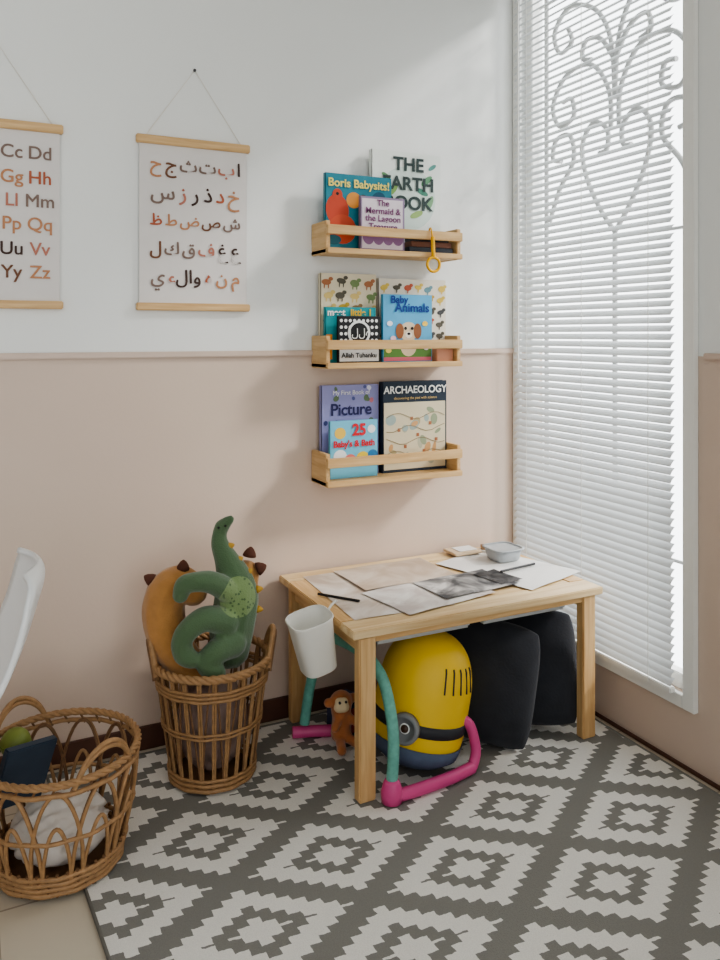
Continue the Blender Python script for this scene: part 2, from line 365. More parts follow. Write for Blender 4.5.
boxb('stacked_book_3',(-0.56,-0.105,z+0.047),(-0.40,-0.045,z+0.07),cmat((40,44,48)),A,0.002)
# shelf B
z=1.257; A=shelfgroup(z,SB[1]+0.0155,0.985)
EARTHY=[(150,120,80),(90,84,70),(190,160,60),(120,140,90),(170,110,70),(216,190,120)]
yf=-0.030; book(A,-0.896,-0.672,z,1.582,yf,0.02,(224,212,184),'animal_book')
for r_ in range(6):
    for c_ in range(4):
        x=-0.868+c_*0.056+random.uniform(-.008,.008); zc=1.31+r_*0.048+random.uniform(-.006,.006)
        col=random.choice(EARTHY); s_=random.uniform(.5,.75)
        d(A,x,zc,0.019,col,yf,s_,random.uniform(-.3,.3),1); d(A,x+0.017,zc+0.012,0.009,col,yf,.8,0,2)
        d(A,x-0.008,zc-0.014,0.010,col,yf,.25,1.5,2); d(A,x+0.008,zc-0.014,0.010,col,yf,.25,1.5,2)
yf=-0.035; book(A,-0.665,-0.372,z,1.569,yf,0.02,(230,222,206),'animal_atlas')
for r_ in range(6):
    for c_ in range(6):
        x=-0.642+c_*0.049+random.uniform(-.008,.008); zc=1.31+r_*0.045+random.uniform(-.006,.006)
        col=random.choice([(200,160,60),(90,84,70),(190,90,60),(110,150,160),(220,190,90),(70,70,70)])
        d(A,x,zc,0.016,col,yf,random.uniform(.5,.8),random.uniform(-.3,.3),1); d(A,x+0.014,zc+0.010,0.008,col,yf,.8,0,2); d(A,x,zc-0.012,0.009,col,yf,.3,1.5,2)
yf=-0.062; book(A,-0.893,-0.690,z,1.458,yf,0.014,(36,152,160),'counting_book')
text('meet',(-0.85,yf-0.003,1.438),0.034,WPRINT,A,off=.001); text('little 1',(-0.75,yf-0.003,1.438),0.034,cmat((230,190,60)),A,off=.001)
rect(A,-0.888,-0.865,1.27,1.36,(232,150,60),yf)
yf=-0.095; book(A,-0.858,-0.690,z,1.425,yf,0.010,(30,30,34),'faith_book')
rect(A,-0.852,-0.696,1.263,1.305,(238,238,236),yf)
text('Allah Tuhanku',(-0.775,yf-0.003,1.284),0.024,BLACK,A,off=.0005)
for k in range(9):
    for q in range(5):
        d(A,-0.845+0.0175*k,1.315+0.0235*q,0.006,(238,238,236),yf,1.0,0,1)
d(A,-0.775,1.365,0.045,(238,238,236),yf,1,0,2); d(A,-0.775,1.365,0.036,(24,24,26),yf,1,0,3)
text('الله',(-0.775,yf-0.004,1.365),0.04,WPRINT,A,off=.0)
yf=-0.075; book(A,-0.668,-0.458,z,1.508,yf,0.016,(96,176,218),'baby_animals_book')
text('Baby',(-0.60,yf-0.003,1.488),0.038,cmat((24,60,140)),A,off=.001); text('Animals',(-0.545,yf-0.003,1.458),0.046,cmat((24,60,140)),A,off=.001)
rect(A,-0.664,-0.462,z+0.004,1.33,(96,140,70),yf); rect(A,-0.664,-0.462,z+0.004,1.275,(230,120,140),yf,2)
for (x,zc,r,rgb,s_,k) in ((-0.56,1.37,0.038,(226,206,176),.95,2),(-0.598,1.372,0.017,(150,96,60),1.7,3),(-0.522,1.372,0.017,(150,96,60),1.7,3),(-0.56,1.315,0.034,(226,206,176),1.1,1),(-0.574,1.382,0.006,(20,18,16),1,4),(-0.546,1.382,0.006,(20,18,16),1,4),(-0.56,1.358,0.015,(244,236,220),.8,3),(-0.56,1.362,0.007,(30,24,24),.7,4)): d(A,x,zc,r,rgb,yf,s_,0,k)
for x,zc,rgb in ((-0.645,1.30,(240,220,120)),(-0.625,1.345,(240,200,210)),(-0.485,1.31,(250,240,240)),(-0.49,1.40,(250,210,90)),(-0.64,1.40,(240,240,250))): d(A,x,zc,0.012,rgb,yf,.8,0,3)
boxb('small_cards',(-0.452,-0.10,z),(-0.38,-0.06,z+0.05),cmat((210,150,120)),A,0.002)
# shelf C
z=0.855; A=shelfgroup(z,SB[2]+0.0155,1.03)
yf=-0.030; book(A,-0.893,-0.662,z,1.172,yf,0.02,(150,150,196),'picture_dictionary')
text('My First Book of',(-0.775,yf-0.003,1.145),0.022,WPRINT,A); text('Picture',(-0.775,yf-0.003,1.085),0.058,cmat((38,40,90)),A,off=.001)
for k in range(40):
    x=-0.88+random.random()*0.20; zc=1.03+random.random()*0.135
    if 1.052<zc<1.156 and not (1.108<zc<1.126): continue
    d(A,x,zc,0.006+random.random()*0.006,random.choice([(90,96,150),(220,220,236),(200,120,130),(100,120,90),(60,66,110)]),yf,.6+random.random()*.6,random.random()*3,1+k%2)
yf=-0.075; book(A,-0.880,-0.690,z,1.052,yf,0.012,(120,196,222),'bath_time_book')
text('25',(-0.765,yf-0.003,1.018),0.055,cmat((214,50,60)),A,off=.002); text("Baby's & Bath",(-0.785,yf-0.003,0.972),0.030,cmat((214,50,60)),A,off=.001)
for (x,zc,r,rgb) in ((-0.84,1.01,.022,(240,200,90)),(-0.84,0.93,.026,(238,240,240)),(-0.80,0.915,.024,(230,130,120)),(-0.75,0.92,.026,(240,210,80)),(-0.71,0.93,.02,(60,130,180)),(-0.715,1.02,.016,(240,240,240))): d(A,x,zc,r,rgb,yf,.9,0,1)
yf=-0.050; book(A,-0.655,-0.378,z,1.180,yf,0.03,(36,50,66),'archaeology_book')
rect(A,-0.650,-0.384,z+0.01,1.105,(216,204,174),yf)
text('ARCHAEOLOGY',(-0.516,yf-0.003,1.149),0.037,WPRINT,A,off=.0008); text('discovering the past with science',(-0.516,yf-0.003,1.120),0.014,cmat((210,180,120)),A)
for k in range(22):
    x=-0.622+random.random()*0.21; zc=0.895+random.random()*0.185
    d(A,x,zc,0.012+random.random()*0.014,random.choice([(180,164,124),(230,224,202),(150,160,130),(206,160,110),(160,176,170),(184,182,158)]),yf,.3+random.random()*.6,random.random()*3,1)
paths=[]
for q in range(4): paths.append([(-0.64+0.028*k,yf-0.0018,0.92+0.045*q+0.012*math.sin(k*1.1+q*2)) for k in range(10)])
curves('map_lines',paths,0.0010,cmat((150,130,96)),A,res=0)
for k in range(8): boxb('map_ruin',(-0.62+0.027*k,yf-0.002,0.90+0.02*((k*5)%8)),(-0.608+0.027*k,yf-0.0016,0.912+0.02*((k*5)%8)),cmat((172,112,78)),A)
# magnifier hooked over the rail of the top shelf
MG=grp('magnifying_glass',(-0.025,-0.011,0.013))
YEL=mat('yellow_plastic',(238,180,30),0.35,0.02)
def ring(cx,cy,cz,r,n=28): return [(cx+r*math.cos(2*math.pi*k/n),cy,cz+r*math.sin(2*math.pi*k/n)) for k in range(n)]
mx_=-0.455
curves('rim',[ring(mx_,-0.145,1.590,0.026)],0.0055,YEL,MG,cyclic=True)
curves('handle',[[(mx_,-0.145,1.618),(mx_-0.003,-0.146,1.65),(mx_-0.004,-0.146,1.69)]],0.0075,YEL,MG)
curves('loop',[[(mx_-0.004,-0.144,1.69),(mx_-0.006,-0.140,1.720),(mx_-0.004,-0.128,1.730),(mx_,-0.112,1.716),(mx_,-0.112,1.69)]],0.003,YEL,MG,typ='NURBS')
disc('lens',(mx_,-0.145,1.590),0.024,mat('lens_glass',(220,215,200),0.1,0,trans=0.6),MG)

# ---------------- table ----------------
TZ=0.507
T=grp('kids_table',(-0.5615,-0.314,0),(0,0,math.radians(0.0)))
hx,hy=0.4625,0.300
boxb('top_front_board',(-hx,-hy,TZ-0.024),(hx,-hy+0.09,TZ),TTOP,T,0.003)
boxb('top_back_board',(-hx,hy-0.09,TZ-0.024),(hx,hy,TZ),TTOP,T,0.003)
boxb('top_left_board',(-hx,-hy+0.0905,TZ-0.024),(-hx+0.065,hy-0.0905,TZ),PINEY,T,0.003)
boxb('top_right_board',(hx-0.065,-hy+0.0905,TZ-0.024),(hx,hy-0.0905,TZ),PINEY,T,0.003)
boxb('top_center_panel_a',(-hx+0.0655,-hy+0.0905,TZ-0.022),(-0.001,hy-0.0905,TZ-0.002),TTOP,T,0.002)
boxb('top_center_panel_b',(0.001,-hy+0.0905,TZ-0.022),(hx-0.0655,hy-0.0905,TZ-0.002),TTOP,T,0.002)
for i,(x,y) in enumerate(((-0.412,-0.272),(0.412,-0.272),(-0.412,0.255),(0.412,0.255))):
    boxb('leg_%d'%(i+1),(x-0.027,y-0.018,0.008),(x+0.027,y+0.018,TZ-0.024),PINEZ,T,0.004)
boxb('apron_left',(-0.43,-0.252,TZ-0.075),(-0.41,0.235,TZ-0.024),PINEY,T,0.002)
boxb('apron_right',(0.41,-0.252,TZ-0.075),(0.43,0.235,TZ-0.024),PINEY,T,0.002)
boxb('apron_back',(-0.385,0.25,TZ-0.075),(0.385,0.268,TZ-0.024),PINE,T,0.002)
boxb('apron_front',(-0.385,-0.285,TZ-0.045),(0.385,-0.267,TZ-0.024),PINE,T,0.002)
BIN=mat('frosted_plastic',(214,218,218),0.4,0.01,transl=0.3)
for x in (-0.19,0.19):
    boxb('storage_bin',(x-0.17,-0.24,TZ-0.078),(x+0.17,0.18,TZ-0.026),BIN,T,0.01)
def sheet(name,cx,cy,w,h,rz,mt,z=TZ+0.001,curl=0.0):
    me=bpy.data.meshes.new(name); bm=bmesh.new(); n=10; V={}
    for i in range(n+1):
        for j in range(n+1):
            u=i/n-.5; v=j/n-.5
            V[i,j]=bm.verts.new((u*w,v*h,0.001*math.sin(u*9+v*5)+0.001+curl*max(0,u-0.3)**2))
    for i in range(n):
        for j in range(n): bm.faces.new((V[i,j],V[i+1,j],V[i+1,j+1],V[i,j+1]))
    bm.to_mesh(me); bm.free(); o=bpy.data.objects.new(name,me); o.location=(cx,cy,z); o.rotation_euler=(0,0,rz); return link(o,mt,None,True)
def artmat(name,c1,c2,scale,c3=None):
    m=bpy.data.materials.new(name); m.use_nodes=True; nt=m.node_tree; b=nt.nodes['Principled BSDF']
    tc=nt.nodes.new('ShaderNodeTexCoord'); n=nt.nodes.new('ShaderNodeTexNoise'); n.inputs['Scale'].default_value=scale; n.inputs['Detail'].default_value=5; n.inputs['Distortion'].default_value=1.2
    r=nt.nodes.new('ShaderNodeValToRGB'); r.color_ramp.elements[0].position=.4; r.color_ramp.elements[1].position=.62
    r.color_ramp.elements[0].color=(*s2l(c1),1); r.color_ramp.elements[1].color=(*s2l(c2),1)
    if c3: q=r.color_ramp.elements.new(.5); q.color=(*s2l(c3),1)
    nt.links.new(tc.outputs['Object'],n.inputs['Vector']); nt.links.new(n.outputs['Fac'],r.inputs[0]); nt.links.new(r.outputs[0],b.inputs['Base Color']); b.inputs['Roughness'].default_value=.7
    return m
PAP=mat('drawing_paper',(226,224,220),0.8,0.02)
sheet('drawing_paper',-0.80,-0.31,0.34,0.46,-0.05,artmat('sketch',(186,168,152),(222,214,206),5,(208,196,184)),TZ+0.001)
sheet('drawing_paper',-0.66,-0.42,0.36,0.25,0.16,artmat('sketch2',(196,186,180),(228,224,218),7),TZ+0.004)
sheet('drawing_paper',-0.26,-0.30,0.30,0.42,0.30,PAP,TZ+0.003)
sheet('painted_sheet',-0.505,-0.40,0.30,0.19,0.08,artmat('grey_painting',(74,74,76),(206,202,198),7,(140,138,136)),TZ+0.008)
sheet('painted_sheet',-0.66,-0.19,0.36,0.24,0.03,artmat('beige_painting',(190,170,150),(212,198,184),6),TZ+0.006)
boxb('sketchbook',(-0.36,-0.12,TZ+0.0085),(-0.24,-0.03,TZ+0.018),mat('kraft',(206,184,154),.7,.04),None,0.002)
boxb('paper_note',(-0.33,-0.10,TZ+0.0185),(-0.25,-0.04,TZ+0.0205),PAP,None,0.0005)
sheet('painted_sheet',-0.37,-0.395,0.10,0.14,0.15,artmat('ink_painting',(28,28,30),(90,88,88),14),TZ+0.0105)
BL=grp('plastic_tub')
TUBC=mat('white_clear_plastic',(206,210,212),0.25,0,transl=0.3)
lathe('tub',[(0.046,0),(0.049,0.004),(0.058,0.042)],TUBC,BL,loc=(-0.215,-0.215,TZ+0.008),thick=0.003,power=4.5,n=48)
lathe('tub_rim',[(0.058,0.040),(0.064,0.041),(0.064,0.045),(0.057,0.046)],TUBC,BL,loc=(-0.215,-0.215,TZ+0.008),power=4.5,n=48,thick=0.002)
PT=grp('paint_tray')
boxb('tray_base',(-0.215,-0.135,TZ+0.001),(-0.125,-0.045,TZ+0.005),WPRINT,PT,0.001)
for k,c_ in enumerate(((196,190,182),(120,120,122),(170,140,110),(226,222,214))):
    lathe('paint_pot',[(0.016,0.0),(0.017,0.016),(0.0,0.0165)],mat('pot_%d'%k,c_,.4,0),PT,loc=(-0.193+0.045*(k%2),-0.112+0.045*(k//2),TZ+0.0055),n=20)
curves('paintbrush',[[(-0.33,-0.36,TZ+0.014),(-0.16,-0.33,TZ+0.012)]],0.004,BLACK,None)
curves('pencil',[[(-0.99,-0.28,TZ+0.007),(-0.90,-0.40,TZ+0.007)]],0.004,BLACK,None)
# hanging bucket
BK=grp('hanging_caddy',(-1.078,-0.49,0.370),(math.radians(3),math.radians(-12),math.radians(0)))
BK.scale=(0.96,0.96,0.96)
CREAM=mat('cream_plastic',(232,230,222),0.4,0.01)
lathe('cup',[(0.048,0),(0.052,0.004),(0.064,0.155),(0.068,0.165),(0.067,0.168)],CREAM,BK,n=40,power=3.2,thick=0.003)
curves('hook',[[(0.062,0.02,0.12),(0.070,0.02,0.155),(0.085,0.02,0.168),(0.105,0.02,0.176)]],0.004,CREAM,BK)

# ---------------- cushions ----------------
CUSH=mat('charcoal_velvet',(42,44,50),0.9,0.12,25,0.3,120,sheen=0.1)
def cushion(loc,rot,w,h,t,name='floor_cushion'):
    me=bpy.data.meshes.new(name); bm=bmesh.new(); n=22
    for s in (1,-1):
        V={}
        for i in range(n+1):
            for j in range(n+1):
                u=2*i/n-1; v=2*j/n-1
                pu=u*math.sqrt(1-0.18*v**4)+0.02*v*(1-u*u); pv=v*math.sqrt(1-0.18*u**4)+0.03*math.sin(3*u)*(1-v*v)
                th=t*((1-abs(u)**2.2)*(1-abs(v)**2.2))**0.52+0.010*math.sin(5*u+3*v)*math.cos(4*v+u)*(1-u*u)*(1-v*v)
                th*=(1+0.20*(-v))
                if i in(0,n) or j in(0,n): th=0.0
                V[i,j]=bm.verts.new((pu*w/2,s*th/2,pv*h/2))
        for i in range(n):
            for j in range(n):
                q=(V[i,j],V[i+1,j],V[i+1,j+1],V[i,j+1]); bm.faces.new(q if s<0 else q[::-1])
    bmesh.ops.remove_doubles(bm,verts=bm.verts,dist=1e-5)
    bm.to_mesh(me); bm.free(); o=bpy.data.objects.new(name,me); o.location=loc; o.rotation_euler=rot; link(o,CUSH,None,True)
    m=o.modifiers.new('s','SUBSURF'); m.levels=1; m.render_levels=1; return o
cushion((-0.475,-0.425,0.207),(math.radians(-13),math.radians(5),math.radians(-52)),0.41,0.40,0.17)
cushion((-0.295,-0.395,0.202),(math.radians(-11),math.radians(-4),math.radians(-44)),0.43,0.39,0.17)

# ---------------- yellow toy ----------------
YT=grp('yellow_character_toy',(-0.755,-0.475,0.034),(math.radians(-4),math.radians(12),math.radians(-20)))
YM=mat('yellow_fabric',(228,190,52),0.5,0.04,10)
prof=[(0.0,0.0),(0.09,0.004),(0.125,0.03),(0.138,0.08),(0.14,0.16),(0.138,0.24),(0.125,0.30),(0.10,0.345),(0.06,0.375),(0.0,0.388)]
prof=[(r*1.05,z_) for r,z_ in prof]
sp_=smoothpts([((r,z_,0),0) for r,z_ in prof],4); lathe('body',[(max(0,p[0]),p[1]) for p,_ in sp_],YM,YT,n=40)
DK=mat('dark_grey_print',(44,46,52),0.6,0.03)
GY=mat('grey_print',(126,128,130),0.6,0.03)
def yr(z_):
    for (r0,z0),(r1,z1) in zip(prof,prof[1:]):
        if z0<=z_<=z1: return r0+(r1-r0)*(z_-z0)/(z1-z0)
def band(z0,z1,mt):
    lathe('band',[(yr(z0)-0.004,z0),(yr(z0)+0.002,z0),(yr(z1)+0.002,z1),(yr(z1)-0.004,z1)],mt,YT,n=40)
band(0.108,0.142,DK)
st=[]
for a in (-80,-68,-56,-44,-32):
    ar=math.radians(a); st.append([((yr(z_)+0.002)*math.cos(ar),(yr(z_)+0.002)*math.sin(ar),z_) for z_ in [0.24+0.01*k for k in range(8)]])
curves('stitch_lines',st,0.0026,DK,YT)
ga=math.radians(-118)
gp=(0.146*math.cos(ga),0.146*math.sin(ga),0.125)
gq=Vector((math.cos(ga),math.sin(ga),0)).to_track_quat('Z','Y').to_euler()
lathe('goggle_ring',[(0.030,0.0),(0.045,0.0),(0.045,0.018),(0.040,0.024),(0.032,0.022),(0.030,0.010)],GY,YT,loc=gp,rot=gq,n=32)
lathe('goggle_eye',[(0.0,0.012),(0.031,0.008),(0.031,0.0)][::-1],WPRINT,YT,loc=gp,rot=gq,n=32)
lathe('goggle_pupil',[(0.012,0.011),(0.010,0.016),(0.0,0.017)],mat('brown_eye',(70,46,30),.3,0),YT,loc=gp,rot=gq,n=24)
lathe('trousers',[(0.0,-0.003),(0.099,0.0),(0.137,0.028),(0.148,0.068)],mat('denim',(84,96,118),.8,.1),YT,n=40,thick=0.002)

# ---------------- pink teal toy frame ----------------
PK=mat('pink_plastic',(206,80,136),0.4,0.02); TL=mat('teal_fabric',(108,168,154),0.6,0.2,60)
PF=grp('baby_activity_gym')
def thick(name,pts,r,mt,g):
    q=smoothpts([(p,r) for p in pts],6); return curves(name,[[p for p,_ in q]],r,mt,g,res=5)
thick('foot_front',[(-0.935,-0.632,0.028),(-0.87,-0.64,0.027),(-0.72,-0.63,0.027),(-0.62,-0.61,0.028)],0.018,PK,PF)
thick('foot_front_riser',[(-0.62,-0.61,0.028),(-0.60,-0.60,0.07),(-0.612,-0.59,0.14),(-0.635,-0.58,0.165)],0.016,PK,PF)
lathe('joint',[(0.0,0),(0.030,0.003),(0.032,0.03),(0.025,0.055),(0.020,0.065)],PK,PF,loc=(-0.912,-0.634,0.01),n=24)
thick('post_front',[(-0.912,-0.634,0.06),(-0.900,-0.62,0.20),(-0.905,-0.57,0.33),(-0.925,-0.50,0.385)],0.017,TL,PF)
thick('arch',[(-0.925,-0.50,0.385),(-0.945,-0.40,0.39),(-0.955,-0.30,0.37),(-0.965,-0.23,0.30),(-0.985,-0.20,0.18),(-1.0,-0.19,0.06)],0.017,TL,PF)
thick('foot_back',[(-1.035,-0.17,0.029),(-0.97,-0.19,0.028),(-0.90,-0.22,0.029)],0.019,PK,PF)
MK=grp('plush_monkey',(-0.045,-0.115,0.008))
OR=mat('orange_plush',(180,112,66),0.9,0.1,60,0.4,300,sheen=.4)
blob('body',[[((-0.87,-0.18,0.05),0.035),((-0.87,-0.18,0.10),0.03),((-0.87,-0.18,0.15),0.038)],[((-0.90,-0.18,0.155),0.014),((-0.915,-0.18,0.155),0.016)],[((-0.84,-0.18,0.155),0.014),((-0.825,-0.18,0.155),0.016)],[((-0.88,-0.19,0.11),0.014),((-0.91,-0.22,0.09),0.014)],[((-0.86,-0.19,0.11),0.014),((-0.83,-0.22,0.09),0.014)],[((-0.88,-0.19,0.04),0.016),((-0.90,-0.25,0.03),0.016)],[((-0.86,-0.19,0.04),0.016),((-0.83,-0.25,0.03),0.016)]],OR,MK,0.005,4)
blob('face',[[((-0.888,-0.203,0.145),0.018),((-0.872,-0.207,0.145),0.018)],[((-0.888,-0.203,0.162),0.014),((-0.872,-0.207,0.162),0.014)]],mat('cream_plush',(226,206,170),.9,.05),MK,.004,2)
curves('eyes',[[(-0.891,-0.214,0.165),(-0.892,-0.219,0.165)],[(-0.871,-0.217,0.165),(-0.871,-0.221,0.165)]],0.004,BLACK,MK)
TB=grp('toy_fabric_block',(-0.845,-0.19,0.009),(0,0,0.4))
box('cube_body',(0.11,0.11,0.11),(0,0,0.056),mat('navy_fabric',(60,66,90),.9,.1),TB,bev=0.015)
box('patch',(0.08,0.004,0.08),(0,-0.056,0.056),mat('patch_red',(186,84,70),.9,.1),TB,bev=0.001)

# ---------------- baskets ----------------
def circ(cx,cy,z,r,n=40,wob=0,ph=0,wn=12): return [(cx+(r+wob*math.sin(wn*2*math.pi*k/n+ph))*math.cos(2*math.pi*k/n),cy+(r+wob*math.sin(wn*2*math.pi*k/n+ph))*math.sin(2*math.pi*k/n),z+wob*math.cos(wn*2*math.pi*k/n+ph)) for k in range(n)]
TBX,TBY=-1.330,-0.255
TBK=grp('tall_rattan_basket',(TBX,TBY,0.012))
H=0.36
def rad(z_): return 0.122+0.050*(z_/H)
for nm,ang in (('stakes',0.0),('stakes_lean_left',0.22),('stakes_lean_right',-0.22)):
    L=[]
    N_=24 if ang==0 else 12
    for k in range(N_):
        a=2*math.pi*k/N_
        L.append([(rad(z_)*math.cos(a+ang*(z_/H)*1.0),rad(z_)*math.sin(a+ang*(z_/H)),z_) for z_ in (0.005,0.09,0.18,0.27,0.355)])
        if ang==0: L.append([(rad(z_)*math.cos(a+0.045),rad(z_)*math.sin(a+0.045),z_) for z_ in (0.005,0.09,0.18,0.27,0.355)])
    curves(nm,L,0.0036 if ang==0 else 0.003,RATTAN if ang==0 else RATTAN2,TBK)
for z_,r_ in ((0.01,0.007),(0.026,0.006),(0.04,0.005),(0.17,0.004),(0.182,0.004),(0.285,0.005),(0.297,0.005),(0.309,0.005)):
    curves('hoop',[circ(0,0,z_,rad(z_)+0.003,48,0.001,z_*50)],r_,RATTAN,TBK,cyclic=True)
for k in range(3):
    curves('rim_braid',[circ(0,0,0.352,rad(0.35)+0.002,120,0.007,k*2.09,15)],0.0065,RATTAN,TBK,cyclic=True)
lathe('base',[(0.0,0.0),(0.122,0.0),(0.122,0.008),(0.0,0.009)],RATTAN2,TBK)
for a in (-0.25,math.pi-0.25):
    pts=[]
    for k in range(9):
        f=k/8; aa=a+(f-.5)*0.75; rr=0.175+0.010*math.sin(f*math.pi)
        pts.append((rr*math.cos(aa),rr*math.sin(aa),0.33+0.10*math.sin(f*math.pi)**0.7))
    curves('handle',[pts],0.009,RATTAN,TBK,typ='NURBS')
    curves('handle_wrap',[[(p[0]*1.04,p[1]*1.04,p[2]-0.01) for p in pts]],0.005,RATTAN2,TBK,typ='NURBS')
def heap(name,cx,cy,z0,z1,r,mt,seed,amp=0.02):
    rnd=random.Random(seed); me=bpy.data.meshes.new(name); bm=bmesh.new()
    bmesh.ops.create_icosphere(bm,subdivisions=5,radius=1)
    ph=[(Vector((rnd.uniform(-1,1),rnd.uniform(-1,1),rnd.uniform(-1,1)))*rnd.uniform(3,9),rnd.uniform(0,6)) for _ in range(9)]
    for v in bm.verts:
        p=v.co.copy(); q=sum(abs(math.sin(w.dot(p)+a)) for w,a in ph)/9-.6
        k=1+q*amp*12
        v.co=Vector((cx+p.x*r*min(1.03,k),cy+p.y*r*min(1.03,k),(z0+z1)/2+p.z*(z1-z0)/2*k))
    bm.to_mesh(me); bm.free(); return link(bpy.data.objects.new(name,me),mt,None,True)
CL=mat('patterned_cloth',(150,128,120),0.9,0.3,18,0.3,60)
heap('folded_blanket',TBX,TBY,0.030,0.31,0.105,CL,3)

LBX,LBY=-1.79,-0.478
LB=grp('low_rattan_basket',(LBX,LBY,0.012))
RS=0.98
def rad2(z_): return (0.150+0.045*math.sin(min(1,z_/0.29)*math.pi/2))*RS
L=[];n=11
for k in range(n):
    a0=2*math.pi*k/n; w=2*math.pi/n*1.35
    pts=[]
    for q in range(17):
        f=q/16; zz_=0.03+0.235*math.sin(f*math.pi)**0.6; aa=a0+(f-.5)*w
        pts.append((rad2(zz_)*math.cos(aa),rad2(zz_)*math.sin(aa),zz_))
    L.append(pts)
    pts=[]
    for q in range(17):
        f=q/16; zz_=0.03+0.15*math.sin(f*math.pi)**0.7; aa=a0+(f-.5)*w*0.55
        pts.append((rad2(zz_)*math.cos(aa),rad2(zz_)*math.sin(aa),zz_))
    L.append(pts)
curves('loops',L,0.0048,RATTAN,LB)
curves('loops_inner',[[(p[0]*0.975,p[1]*0.975,p[2]) for p in q] for q in L[::2]],0.004,RATTAN2,LB)
L=[]
for k in range(44):
    a=2*math.pi*k/44; L.append([(rad2(z_)*math.cos(a+o_),rad2(z_)*math.sin(a+o_),z_) for z_,o_ in ((0.0,0),(0.03,.03),(0.06,0.0))])
curves('base_stakes',L,0.004,RATTAN2,LB)
for z_,r_ in ((0.008,0.007),(0.022,0.006),(0.036,0.006),(0.05,0.006),(0.145,0.005),(0.262,0.006)):
    curves('hoop',[circ(0,0,z_,rad2(z_)+0.002,48,0.0015,z_*80)],r_,RATTAN,LB,cyclic=True)
for k in range(3):
    curves('rim_braid',[circ(0,0,0.285,rad2(0.285),120,0.005,k*2.09,18)],0.0052,RATTAN,LB,cyclic=True)
L=[]
for k in range(28):
    a=2*math.pi*k/28; L.append([(rad2(z_)*math.cos(a+o_),rad2(z_)*math.sin(a+o_),z_) for z_,o_ in ((0.255,0),(0.29,.1))])
curves('rim_ties',L,0.003,RATTAN2,LB)
lathe('base',[(0.0,0.0),(0.144,0.0),(0.144,0.008),(0.0,0.009)],RATTAN2,LB)
for a in (math.radians(118),math.radians(-62)):
    for off_ in (0,0.012):
        pts=[]
        for k in range(11):
            f=k/10; aa=a+(f-.5)*0.85; rr=0.193
            pts.append((rr*math.cos(aa),rr*math.sin(aa),0.27+(0.085-off_)*math.sin(f*math.pi)**0.6))
        curves('handle',[pts],0.006,RATTAN,LB,typ='NURBS')
heap('white_muslin_cloth',LBX,LBY,0.03,0.16,0.12,mat('muslin',(212,204,196),.9,.04,10,.4,40),11,amp=.07)
box('board_book',(0.14,0.022,0.16),(LBX-0.085,LBY+0.03,0.235),mat('navy_cover',(44,58,74),.5,.1,20),None,(0.25,0.15,0.5),0.003)
BG=grp('toy_ball')
bx_,by_,bz_=LBX-0.10,LBY+0.095,0.285
lathe('ball',[(0.038*math.sin(math.pi*k/16),-0.038*math.cos(math.pi*k/16)) for k in range(17)],mat('lime_rubber',(120,132,60),.5,.1),BG,loc=(bx_,by_,bz_))
curves('seam',[[(bx_+0.0382*math.cos(a*math.pi/12),by_+0.0382*math.sin(a*math.pi/12),bz_) for a in range(24)]],0.0015,mat('seam',(100,120,40),.6,0),BG,cyclic=True)

# ---------------- plush toys (built in their own frame: x right, y back, z up) ----------------
PR=math.radians(-26.3)
def pt(u,v,dd=0.0): return ((u-212)*0.003,dd,1.352-0.003*(v-334))
def dinomat():
    m=bpy.data.materials.new('green_plush'); m.use_nodes=True; nt=m.node_tree; b=nt.nodes['Principled BSDF']; N=NB(nt)
    g=nt.nodes.new('ShaderNodeTexCoord')
    vm=nt.nodes.new('ShaderNodeVectorMath'); vm.operation='DISTANCE'; nt.links.new(g.outputs['Object'],vm.inputs[0]); vm.inputs[1].default_value=(0.040,-0.060,-0.01)
    f=N.m('LESS_THAN',vm.outputs['Value'],0.060)
    vo=nt.nodes.new('ShaderNodeTexVoronoi'); vo.inputs['Scale'].default_value=75; nt.links.new(g.outputs['Object'],vo.inputs['Vector'])
    sp=N.m('LESS_THAN',vo.outputs['Distance'],0.28)
    mx=nt.nodes.new('ShaderNodeMix'); mx.data_type='RGBA'; mx.inputs['A'].default_value=(*s2l((126,148,98)),1); mx.inputs['B'].default_value=(*s2l((84,108,70)),1); nt.links.new(sp,mx.inputs['Factor'])
    m2=nt.nodes.new('ShaderNodeMix'); m2.data_type='RGBA'; m2.inputs['A'].default_value=(*s2l((84,108,76)),1); nt.links.new(f,m2.inputs['Factor']); nt.links.new(mx.outputs['Result'],m2.inputs['B'])
    nt.links.new(m2.outputs['Result'],b.inputs['Base Color']); b.inputs['Roughness'].default_value=.9; b.inputs['Sheen Weight'].default_value=.4
    n2=nt.nodes.new('ShaderNodeTexNoise'); n2.inputs['Scale'].default_value=250; nt.links.new(g.outputs['Object'],n2.inputs['Vector'])
    bp=nt.nodes.new('ShaderNodeBump'); bp.inputs['Strength'].default_value=.5; bp.inputs['Distance'].default_value=.004; nt.links.new(n2.outputs['Fac'],bp.inputs['Height']); nt.links.new(bp.outputs[0],b.inputs['Normal'])
    return m
DG=grp('plush_dinosaur',(TBX,TBY,0),(0,0,PR))
